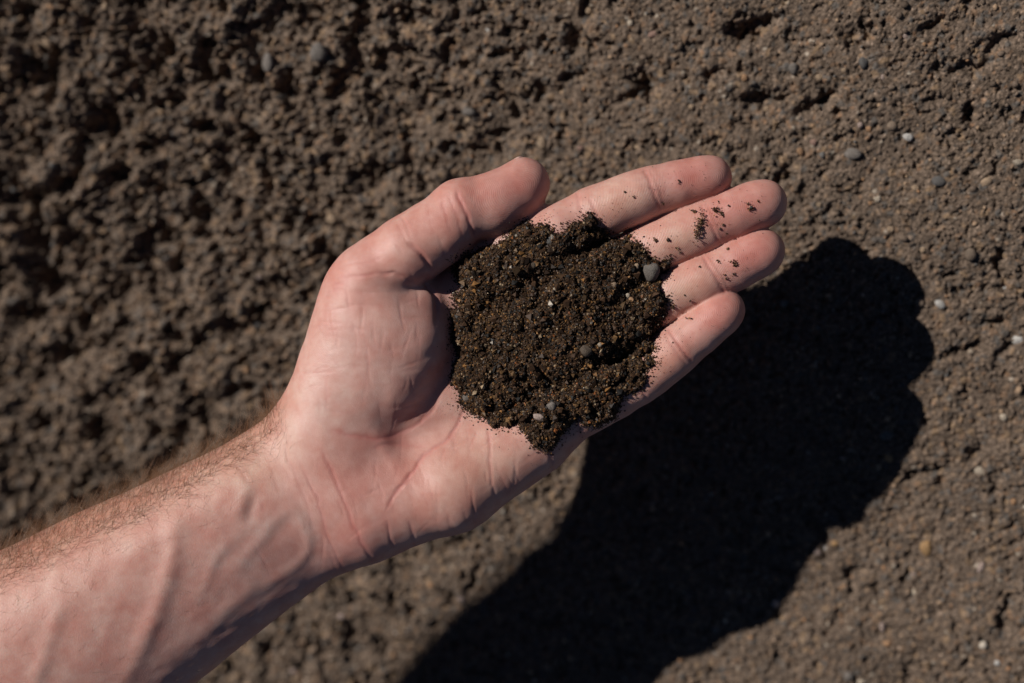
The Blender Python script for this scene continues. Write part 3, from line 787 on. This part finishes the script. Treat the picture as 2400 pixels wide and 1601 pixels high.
def heap_z(x, y):
    fx = np.clip((x - g0[0]) / H_, 0, HM.shape[0] - 2).astype(int); fy = np.clip((y - g0[1]) / H_, 0, HM.shape[1] - 2).astype(int)
    hz = hand_z(x, y); hs = HMs[fx, fy]
    d = poly_sd(x + 0.9 * vnoise(x / 1.7, y / 1.7, 3), y + 0.9 * vnoise(x / 1.7, y / 1.7, 4))
    dd = np.maximum(d, 0)
    cx, cy = at(1285, 760)[:2]
    dome = 11.0 - 10.0 * (((x - cx) / 46) ** 2 + ((y - cy) / 48) ** 2) + 4.0 * fbm(x / 26, y / 26, 8, 2)
    w_ = np.clip(dd / 4.0, 0, 1); w_ = w_ * w_ * (3 - 2 * w_)
    rim = hz * (1 - w_) + np.maximum(hz, hs + 2.0) * w_ + 2.3 * np.sqrt(dd + 0.02) - 0.5
    body_ = np.maximum(dome, np.maximum(hs + 2.0, hz) + 1.0)
    z = smin(rim.astype(f32), body_.astype(f32), 3.0)
    c1, i1 = crumbs(x + vnoise(x / 3, y / 3, 5), y, 6.5, 501, 0.7, 0.3, 0.7)
    c2, i2 = crumbs(x, y, 3.0, 601, 0.8)
    c3, i3 = crumbs(x, y, 1.3, 701, 0.9)
    e = np.clip(dd / 2.5, 0, 1)
    z = z + e * (3.0 * (c1 - 0.3) + 1.4 * (c2 - 0.3)) + (0.3 + 0.7 * e) * 0.6 * (c3 - 0.3)
    return z, d, (i1, i2, i3, hash2(np.floor(x / 0.7), np.floor(y / 0.7), 9))
xs = np.arange(OMM[:, 0].min() - 2, OMM[:, 0].max() + 2, 0.42); ys = np.arange(OMM[:, 1].min() - 2, OMM[:, 1].max() + 2, 0.42)
XX, YY = np.meshgrid(xs, ys)
ZZ, DD, hid = heap_z(XX, YY)
keep = DD > -0.25
ZZ = np.where(DD < 0.1, np.minimum(ZZ, hand_z(XX, YY) - 0.25), ZZ)
idx = np.full(XX.shape, -1); idx[keep] = np.arange(keep.sum())
q = np.stack([idx[:-1, :-1], idx[:-1, 1:], idx[1:, 1:], idx[1:, :-1]], -1).reshape(-1, 4); q = q[(q >= 0).all(1)]
hp = W(at(1285, 760, 0))
heap_me = mesh_np('soil_heap', W(np.stack([XX[keep], YY[keep], ZZ[keep]], -1)) - hp, q, True)
tn = np.array([0.030, 0.020, 0.013]) * (0.6 + 0.8 * hid[2][keep])[:, None]
color_attr(heap_me, 'tint', tn)
heap = tag(obj('soil_heap', heap_me, MAT_HEAP, None, hp), 'heap of dark moist crumbly soil filling the open palm', 'soil')

OCT = np.array([(1, 0, 0), (-1, 0, 0), (0, 1, 0), (0, -1, 0), (0, 0, 1), (0, 0, -1)], float)
OCF = np.array([(0, 2, 4), (2, 1, 4), (1, 3, 4), (3, 0, 4), (2, 0, 5), (1, 2, 5), (3, 1, 5), (0, 3, 5)])
ph_ = (1 + 5 ** .5) / 2
ICO = np.array([(-1, ph_, 0), (1, ph_, 0), (-1, -ph_, 0), (1, -ph_, 0), (0, -1, ph_), (0, 1, ph_), (0, -1, -ph_), (0, 1, -ph_), (ph_, 0, -1), (ph_, 0, 1), (-ph_, 0, -1), (-ph_, 0, 1)]) / math.sqrt(1 + ph_ ** 2)
ICF = np.array([(0, 11, 5), (0, 5, 1), (0, 1, 7), (0, 7, 10), (0, 10, 11), (1, 5, 9), (5, 11, 4), (11, 10, 2), (10, 7, 6), (7, 1, 8), (3, 9, 4), (3, 4, 2), (3, 2, 6), (3, 6, 8), (3, 8, 9), (4, 9, 5), (2, 4, 11), (6, 2, 10), (8, 6, 7), (9, 8, 1)])
def rand_rot(n):
    q = rng.normal(size=(n, 4)); q /= np.linalg.norm(q, axis=1)[:, None]
    w, x, y, z = q.T
    return np.stack([1 - 2 * (y * y + z * z), 2 * (x * y - z * w), 2 * (x * z + y * w), 2 * (x * y + z * w), 1 - 2 * (x * x + z * z), 2 * (y * z - x * w), 2 * (x * z - y * w), 2 * (y * z + x * w), 1 - 2 * (x * x + y * y)], 1).reshape(n, 3, 3)
def grains(C, r, base=OCT, faces=OCF, jit=0.25):
    n = len(C); k = len(base)
    V = base[None] * (1 + rng.uniform(-jit, jit, (n, k, 1))) * rng.uniform(0.65, 1.25, (n, 1, 3))
    V = np.einsum('nij,nkj->nki', rand_rot(n), V) * r[:, None, None] + C[:, None, :]
    Fc = (faces[None] + (np.arange(n) * k)[:, None, None]).reshape(-1, 3)
    return V.reshape(-1, 3), Fc
def grain_tint(n, k=6, gain=1.0):
    u = rng.random(n)
    c = np.tile(np.array([0.031, 0.0172, 0.0098]), (n, 1)) * rng.uniform(0.2, 2.0, (n, 1))
    for lo_, hi_, col in ((0.0, 0.11, (0.115, 0.066, 0.030)), (0.11, 0.20, (0.020, 0.019, 0.018)), (0.20, 0.235, (0.20, 0.10, 0.035)), (0.235, 0.252, (0.24, 0.18, 0.115)), (0.252, 0.2535, (0.34, 0.30, 0.25)), (0.268, 0.33, (0.06, 0.038, 0.021)), (0.33, 0.345, (0.17, 0.06, 0.02))):
        m = (u >= lo_) & (u < hi_); c[m] = np.array(col) * rng.uniform(0.7, 1.3, (m.sum(), 1))
    return np.repeat(c * gain, k, 0)

NG = 70000
cand_x = rng.uniform(xs[0], xs[-1], NG * 2); cand_y = rng.uniform(ys[0], ys[-1], NG * 2)
cz, cd, _ = heap_z(cand_x, cand_y)
m = cd > 0.0
gx, gy, gz_ = cand_x[m][:NG], cand_y[m][:NG], cz[m][:NG]
gr = np.exp(rng.normal(math.log(0.35), 0.32, len(gx)))
gr = np.where(rng.random(len(gr)) < 0.035, gr * rng.uniform(1.6, 2.8, len(gr)), gr)
ec = cand_x[~m], cand_y[~m], cd[~m]
em = rng.random(len(ec[0])) < np.exp(ec[2] / 0.85) * 0.75
ex_, ey_ = ec[0][em], ec[1][em]; ez_ = hand_z(ex_, ey_); er = np.exp(rng.normal(math.log(0.27), 0.3, len(ex_)))
keep_e = ez_ > -14
Cg = np.concatenate([np.stack([gx, gy, gz_ + gr * rng.uniform(-0.1, 0.8, len(gr))], 1), np.stack([ex_, ey_, ez_ + er * 0.6], 1)[keep_e]])
rg = np.concatenate([gr, er[keep_e]])
gv, gfc = grains(Cg, rg)
gme2 = mesh_np('soil_grains', W(gv) - hp, gfc, False)
color_attr(gme2, 'tint', grain_tint(len(Cg)))
tag(obj('soil_grains', gme2, MAT_GRAIN, heap), 'fine dark sparkling grains covering the heap', kind='stuff')

# ------------------------------------------------------------------ crumbs stuck to the fingers
def clump(px, py, lx, ly, turn, n, label):
    c = on_hand(px, py); a = math.radians(turn)
    s = rng.normal(0, 0.42, (n, 2)) * np.array([lx, ly]) / 6.0 * 0.9
    s = np.stack([s[:, 0] * math.cos(a) + s[:, 1] * math.sin(a), s[:, 0] * math.sin(a) - s[:, 1] * math.cos(a)], 1); s[:, 1] *= 1
    x = c[0] + s[:, 0]; y = c[1] + s[:, 1]; r = np.exp(rng.normal(math.log(0.30), 0.28, n))
    z = hand_z(x, y) + r * rng.uniform(0.5, 0.9 + 2.4 * min(1, n / 60), n)
    v, f = grains(np.stack([x, y, z], 1), r)
    me = mesh_np('soil_crumb', W(v) - W(c), f, False); color_attr(me, 'tint', grain_tint(n, 6, 1.5))
    tag(obj('soil_crumb', me, MAT_GRAIN, None, W(c)), label, 'soil crumb', 'soil crumbs stuck to the ' + label.split('the ')[-1] if label.startswith('tiny soil crumb of') else 'soil crumbs stuck to the fingers')
clump(1638, 530, 40, 13, 72, 150, 'long dark soil clump across the end joint of the middle finger')
clump(1624, 495, 9, 6, -30, 16, 'small soil crumb just above the long clump on the middle finger')
clump(1678, 492, 12, 15, 60, 42, 'ragged soil crumb on the middle fingertip beside the long clump')
clump(1692, 502, 6, 5, 0, 12, 'tiny soil crumb touching the ragged crumb on the middle fingertip')
clump(1759, 490, 10, 7, 0, 20, 'lone soil crumb on the ball of the middle fingertip')
clump(1719, 617, 14, 8, -25, 34, 'largest soil crumb on the ring fingertip')
clump(1535, 563, 9, 5, -45, 16, 'slanted soil crumb on the middle segment of the middle finger')
clump(1566, 562, 9, 5, 60, 14, 'narrow soil crumb beside the slanted one on the middle finger')
clump(1577, 720, 7, 6, 0, 12, 'soil crumb on the ring finger next to the heap')
SMALL = [(1588, 582), (1594, 591), (1690, 537), (1695, 527), (1704, 549), (1465, 450), (1486, 462), (1555, 478), (1593, 426), (1605, 692), (1608, 745), (1617, 748), (1698, 644), (1705, 583), (1640, 625), (1684, 473), (1707, 481), (1753, 476), (1776, 471), (1682, 610), (1686, 615), (1700, 653), (1316, 522), (1616, 705), (1719, 643), (1470, 664)]
for p in SMALL:
    dmin, nm_ = min((seg_dist(np.array([p[0]]), np.array([p[1]]), [j[:2] for j in J], False)[0][0], nm) for nm, J in FING.items())
    clump(p[0], p[1], 4.5, 4, 0, int(rng.integers(4, 9)), 'tiny soil crumb of a few grains stuck to the %s finger' % nm_)
sp = []
for nm, J in FING.items():
    for k in range(115):
        t = rng.uniform(0.75, 3.0); i = min(int(t), 2); f_ = t - i
        px = J[i][0] * (1 - f_) + J[i + 1][0] * f_ + rng.normal(0, 26); py = J[i][1] * (1 - f_) + J[i + 1][1] * f_ + rng.normal(0, 26)
        q_ = on_hand(px, py)
        if q_[2] > -4 and poly_sd(np.array([q_[0]]), np.array([q_[1]]))[0] < -0.5: sp.append(q_)
for k in range(40):
    q_ = on_hand(rng.uniform(1240, 1340), rng.uniform(480, 540))
    if q_[2] > -6: sp.append(q_)
nx_, ny_ = rng.uniform(xs[0] - 8, xs[-1] + 8, 26000), rng.uniform(ys[0] - 8, ys[-1] + 8, 26000)
nd_ = poly_sd(nx_, ny_); nz_ = hand_z(nx_, ny_)
mk = (nd_ < -0.2) & (nz_ > -9) & (rng.random(len(nx_)) < 0.33 * np.exp(nd_ / 2.6))
sp += list(np.stack([nx_, ny_, nz_], 1)[mk])
sp = np.array(sp); r = np.exp(rng.normal(math.log(0.13), 0.35, len(sp))); sp[:, 2] += r * 0.6
v, f = grains(sp, r); me = mesh_np('soil_specks', W(v) - hp, f, False); color_attr(me, 'tint', grain_tint(len(sp)))
tag(obj('soil_specks', me, MAT_GRAIN, None, hp), 'scattered single grains clinging to the skin of the fingers', 'soil', None, 'stuff')

# ------------------------------------------------------------------ pebbles
def pebble_mesh(seed, angular):
    import bmesh
    r_ = random.Random(seed)
    bm = bmesh.new(); bmesh.ops.create_icosphere(bm, subdivisions=3, radius=1.0)
    dirs = [Vector((r_.gauss(0, 1), r_.gauss(0, 1), r_.gauss(0, 1))).normalized() for _ in range(9)]
    cut = [r_.uniform(0.72, 0.98) if angular else r_.uniform(0.88, 1.05) for _ in dirs]
    for v in bm.verts:
        p = v.co.copy(); s = 1.0
        for d_, c_ in zip(dirs, cut):
            k = p.dot(d_)
            if k > c_: s = min(s, c_ / k * 0.6 + 0.4 * 1.0 if not angular else c_ / k)
        n = 0.05 * math.sin(3.1 * p.x + seed) * math.cos(2.7 * p.y + 2 * seed) + 0.04 * math.sin(5 * p.z + seed * 3)
        v.co = p * (s + n)
    me = bpy.data.meshes.new('pebble'); bm.to_mesh(me); bm.free()
    for p in me.polygons: p.use_smooth = True
    return me
PEB = [pebble_mesh(k, k % 2) for k in range(8)]
def pebble(name, loc, up_r, sx, sy, sz, turn, colour, label, group=None, cat='pebble', variant=None):
    base = PEB[variant if variant is not None else random.choice((0, 1, 1, 3, 3, 5, 5, 7, 7, 4))]
    key = base.name + colour
    me = bpy.data.meshes.get('pebble_' + key)
    if me is None:
        me = base.copy(); me.name = 'pebble_' + key; me.materials.append(STONE_MAT[colour])
    o = bpy.data.objects.new(name, me); COL.objects.link(o)
    o.location = loc; o.scale = (sx * .001, sy * .001, sz * .001)
    o.rotation_euler = (random.uniform(-.2, .2), random.uniform(-.2, .2), turn)
    tag(o, label, cat, group)
    return o

# px, py, width px, height px, turn deg, colour, own words (None: one of many alike)
GP = [
 (2022, 146, 20, 27, 0, 'blue', 'smooth blue grey pebble in the soil beyond the fingertips'), (1920, 181, 19, 16, 0, 'tan', None), (1746, 181, 14, 16, 0, 'orange', None), (1978, 163, 12, 12, 0, 'tan', None), (2067, 181, 12, 15, 0, 'pink', None),
 (2121, 83, 15, 18, 0, 'pink', None), (2128, 320, 22, 19, 0, 'white', 'pinkish white quartz pebble beyond the middle fingertip'), (1998, 358, 38, 24, -8, 'grey', 'flat oval grey pebble lying beyond the fingertips'), (1907, 332, 16, 16, 0, 'red', None), (1876, 353, 15, 20, 20, 'orange', None),
 (2199, 422, 30, 22, -10, 'blue', None), (2145, 439, 17, 16, 0, 'tan', None), (2056, 463, 17, 15, 0, 'cream', None), (2039, 473, 10, 11, 0, 'orange', None), (1920, 477, 13, 13, 0, 'tan', None),
 (2310, 424, 26, 20, 35, 'tan', None), (2383, 378, 22, 15, 0, 'cream', None), (1796, 257, 15, 13, 0, 'tan', None), (2016, 291, 13, 13, 0, 'pink', None), (2036, 300, 13, 13, 0, 'orange', None),
 (1701, 366, 20, 32, 0, 'blue', 'dark grey stone just past the tip of the index finger'), (1890, 521, 15, 14, 0, 'tan', None), (1859, 160, 20, 26, 0, 'grey', None), (2090, 293, 24, 22, 0, 'brown', None), (2165, 102, 9, 9, 0, 'orange', None), (1622, 249, 13, 13, 0, 'tan', None),
 (2203, 711, 26, 17, -40, 'white', 'bright white pebble beside the shadow of the ring finger'), (2387, 800, 26, 22, 0, 'white', None), (2353, 980, 15, 18, 30, 'cream', None), (2087, 534, 16, 15, 0, 'tan', None), (2273, 592, 24, 28, 0, 'brown', None), (2162, 582, 13, 13, 0, 'tan', None),
 (2356, 677, 10, 9, 0, 'white', None), (2077, 1021, 32, 24, 20, 'blue', None), (2070, 727, 14, 14, 0, 'grey', None),
 (2297, 1110, 32, 20, -35, 'cream', 'blocky cream pebble near the shadow of the little finger'), (2083, 1075, 20, 27, 10, 'ochre', None), (2058, 1096, 15, 14, 0, 'tan', None), (2171, 1289, 28, 40, 5, 'ochre', 'large rounded ochre pebble on the sunlit ground by the hand shadow'), (2208, 1275, 34, 14, -40, 'tan', 'slender tan stone chip beside the large ochre pebble'),
 (2299, 1331, 13, 28, -30, 'pink', None), (1935, 1292, 15, 15, 0, 'white', None), (1914, 1298, 18, 17, 0, 'pink', None), (1955, 1278, 20, 14, 25, 'ochre', None), (2145, 1392, 17, 18, 0, 'cream', None), (1746, 1405, 21, 15, 10, 'red', None), (1818, 1415, 19, 18, 0, 'pink', None), (1826, 1408, 10, 16, 0, 'blue', None),
 (1702, 1450, 14, 14, 0, 'cream', None), (1760, 1491, 13, 13, 0, 'orange', None), (1881, 1501, 16, 18, 0, 'tan', None), (1988, 1580, 24, 22, 30, 'grey', None), (2018, 1597, 20, 14, 0, 'cream', None), (2067, 1468, 12, 27, 0, 'pink', None), (2336, 1547, 14, 14, 0, 'white', None), (2376, 1178, 12, 17, -20, 'orange', None),
 (2078, 1508, 20, 16, 0, 'orange', None), (2171, 1447, 14, 12, 0, 'tan', None), (2143, 1352, 16, 14, 0, 'pink', None), (1976, 1380, 24, 13, 0, 'orange', None), (1679, 1470, 18, 16, 0, 'blue', None), (2095, 1330, 10, 10, 0, 'cream', None),
 (1144, 70, 14, 13, 0, 'white', None), (1533, 80, 28, 15, 12, 'red', 'salmon red flake in the soil above the thumb'), (1479, 54, 14, 14, 0, 'cream', None), (1377, 26, 15, 15, 0, 'tan', None), (1469, 158, 9, 9, 0, 'orange', None), (1125, 136, 14, 10, 0, 'grey', None), (853, 354, 14, 14, 0, 'tan', None), (1270, 335, 20, 30, 0, 'tan', None),
 (1361, 347, 16, 14, 0, 'red', None), (1494, 347, 20, 16, 0, 'tan', None), (931, 323, 12, 13, 0, 'orange', None), (1135, 347, 16, 18, 0, 'tan', None), (1518, 291, 10, 10, 0, 'cream', None), (1100, 262, 34, 18, 0, 'grey', None),
 (95, 99, 36, 44, 20, 'tan', 'large pointed tan clod among the dark hollows'), (250, 17, 14, 26, -20, 'tan', None), (490, 375, 34, 24, 10, 'tan', 'wide tan stone lying in the cloddy soil above the thumb joint'), (530, 439, 14, 14, 0, 'cream', None), (502, 434, 12, 12, 0, 'cream', None), (777, 514, 26, 24, 0, 'tan', None), (649, 426, 14, 14, 0, 'tan', None),
 (749, 196, 11, 12, 0, 'orange', None), (150, 194, 13, 16, 0, 'tan', None), (404, 310, 26, 20, 0, 'grey', None), (750, 122, 40, 44, 0, 'grey', 'big dull grey stone half sunk in the cloddy soil'), (630, 146, 26, 44, 0, 'grey', 'tall grey stone half sunk in the cloddy soil'), (545, 157, 12, 13, 0, 'orange', None), (763, 322, 14, 14, 0, 'orange', None), (130, 15, 20, 14, -20, 'orange', None),
 (334, 878, 26, 26, 0, 'tan', 'round tan pebble at the edge of a deep hollow'), (429, 573, 15, 15, 0, 'tan', None), (361, 619, 13, 13, 0, 'tan', None), (613, 646, 16, 14, 0, 'pink', None), (693, 578, 12, 12, 0, 'tan', None), (584, 711, 13, 13, 0, 'tan', None), (220, 752, 16, 20, 0, 'tan', None), (599, 766, 20, 22, 0, 'blue', None), (499, 915, 15, 15, 0, 'pink', None), (582, 864, 14, 14, 0, 'orange', None), (167, 687, 16, 18, 0, 'tan', None),
 (1178, 1258, 7, 7, 0, 'white', None), (928, 1482, 7, 7, 0, 'white', None), (954, 1472, 5, 5, 0, 'white', None), (1144, 1311, 5, 5, 0, 'white', None), (918, 1542, 14, 18, 0, 'orange', None), (1012, 1367, 18, 14, 0, 'orange', None), (1085, 1399, 18, 16, 0, 'pink', None), (1002, 1326, 12, 12, 0, 'cream', None), (872, 1411, 13, 14, 0, 'tan', None), (801, 1443, 18, 16, 0, 'pink', None), (809, 1510, 12, 14, 0, 'orange', None), (680, 1580, 20, 20, 0, 'pink', None),  # first four are glints on grains, painted in as tiny white pebbles
]
for px, py, w, h, turn, colr, words in GP:
    u, v = on_ground(px, py)
    k = 5.0                                       # px per mm on the ground
    a, b = w / 2 / k, h / 2 / k; c = min(a, b) * 0.8
    z = float(gz_at(u, v))
    if words is None:
        size = 'tiny' if max(w, h) < 13 else ('small' if max(w, h) < 21 else 'medium sized')
        zone = ('between the forearm and its shadow' if (py > 1200 and px < 1300) else 'in the cloddy soil beside the forearm' if px < 800 and py > 560 else
                'among the deep hollows across from the thumb' if px < 800 else 'beyond the thumb and index finger' if px < 1650 else 'beyond the fingertips' if py < 560 else
                'past the shadow of the fingers' if py < 1040 else 'past the shadow of the palm')
        label = '%s %s pebble half buried %s' % (size, WORDS[colr], zone); group = '%s %s pebbles %s' % (size, WORDS[colr], zone)
    else: label, group = words, None
    pebble('pebble', (u * .001, v * .001, (z + c * 0.15) * .001), c, a, b, c, math.radians(turn), colr, label, group)

def hand_stone(px, py, w, h, turn, colr, label, lift=0.5, variant=None, thick=0.8):
    z = 5.0
    for _ in range(4):
        p = at(px, py, z)
        zh, dh, _i = heap_z(np.array([p[0]]), np.array([p[1]]))
        z = float(zh[0]) if dh[0] > 0 else float(hand_z(p[0], p[1]))
    k = F / (D - z); a, b = w / 2 / k, h / 2 / k; c = min(a, b) * thick
    p = at(px, py, z + c * lift)
    o = pebble('pebble', W(p), c, a, b, c, math.radians(turn), colr, label, None, 'pebble', variant)
    return o
hand_stone(1525, 637, 42, 50, -20, 'grey', 'large smooth grey pebble at the edge of the heap by the ring finger', 0.6, 5)
hand_stone(1443, 556, 28, 28, 0, 'blue', 'round dark grey pebble between the index and middle fingers', 0.8, 4)
hand_stone(1264, 978, 33, 17, -15, 'pink', 'flat pinkish grey chip on the heap near the heel of the hand', 0.8, 3)
hand_stone(1292, 953, 25, 22, 20, 'grey', 'rounded grey pebble behind the flat chip on the heap', 0.15, 5)
hand_stone(1094, 933, 22, 19, 0, 'grey', 'small grey pebble in the heap by the ball of the thumb', 0.1, 3)
hand_stone(1290, 563, 30, 22, 20, 'blue', 'dark stone in the heap below the index finger', 0.0, 1)
hand_stone(1250, 622, 16, 16, 0, 'dark', 'tiny dark round pebble in the middle of the heap', 0.2, 5)
hand_stone(1480, 703, 13, 15, 0, 'orange', 'tiny orange grit grain on the heap below the large grey pebble', 0.7, 1)
hand_stone(1471, 693, 13, 12, 0, 'cream', 'tiny pale grit grain touching the orange one on the heap', 0.7, 3)
hand_stone(1492, 624, 13, 15, 0, 'tan', 'tiny tan grit grain left of the large grey pebble', 0.7, 5)
hand_stone(1405, 809, 14, 11, 30, 'cream', 'tiny cream chip beside the brown lump on the heap', 0.7, 3)
hand_stone(1516, 796, 11, 9, 30, 'cream', 'tiny pale chip on the heap by the little finger', 0.7, 1)
hand_stone(1372, 822, 32, 30, 0, 'dark', 'rough brown soil lump standing up from the heap', 0.0, 7)
hand_stone(1438, 668, 17, 15, 0, 'tan', 'small tan lump in the heap below the round grey pebble', 0.5, 5)
hand_stone(1337, 622, 18, 7, -40, 'grey', 'thin grey sliver lying on the heap', 0.8, 3)

# loose crumbs lying on the ground
NC = 14000
cu = rng.uniform(lo[0], hi[0], NC); cv = rng.uniform(lo[1], hi[1], NC)
cr = np.exp(rng.normal(math.log(0.6), 0.42, NC)); cr = np.minimum(cr, 2.2)
czg = gz_at(cu, cv)
v, f = grains(np.stack([cu, cv, czg + cr * 0.3], 1), cr, ICO, ICF, 0.22)
u_ = rng.random(NC); cc = np.tile(np.array([0.116, 0.087, 0.067]), (NC, 1)) * rng.uniform(0.7, 1.3, (NC, 1))
for a_, b_, col_ in ((0, .06, (0.28, 0.195, 0.13)), (.06, .09, (0.11, 0.105, 0.10)), (.09, .105, (0.28, 0.16, 0.09)), (.105, .109, (0.42, 0.37, 0.31))):
    m = (u_ >= a_) & (u_ < b_); cc[m] = col_
me = mesh_np('soil_crumbs', v * 0.001, f, True); color_attr(me, 'tint', np.repeat(cc, 12, 0))
tag(obj('soil_crumbs', me, MAT_CRUMB), 'loose soil crumbs and grit strewn over the ground', 'soil', None, 'stuff')
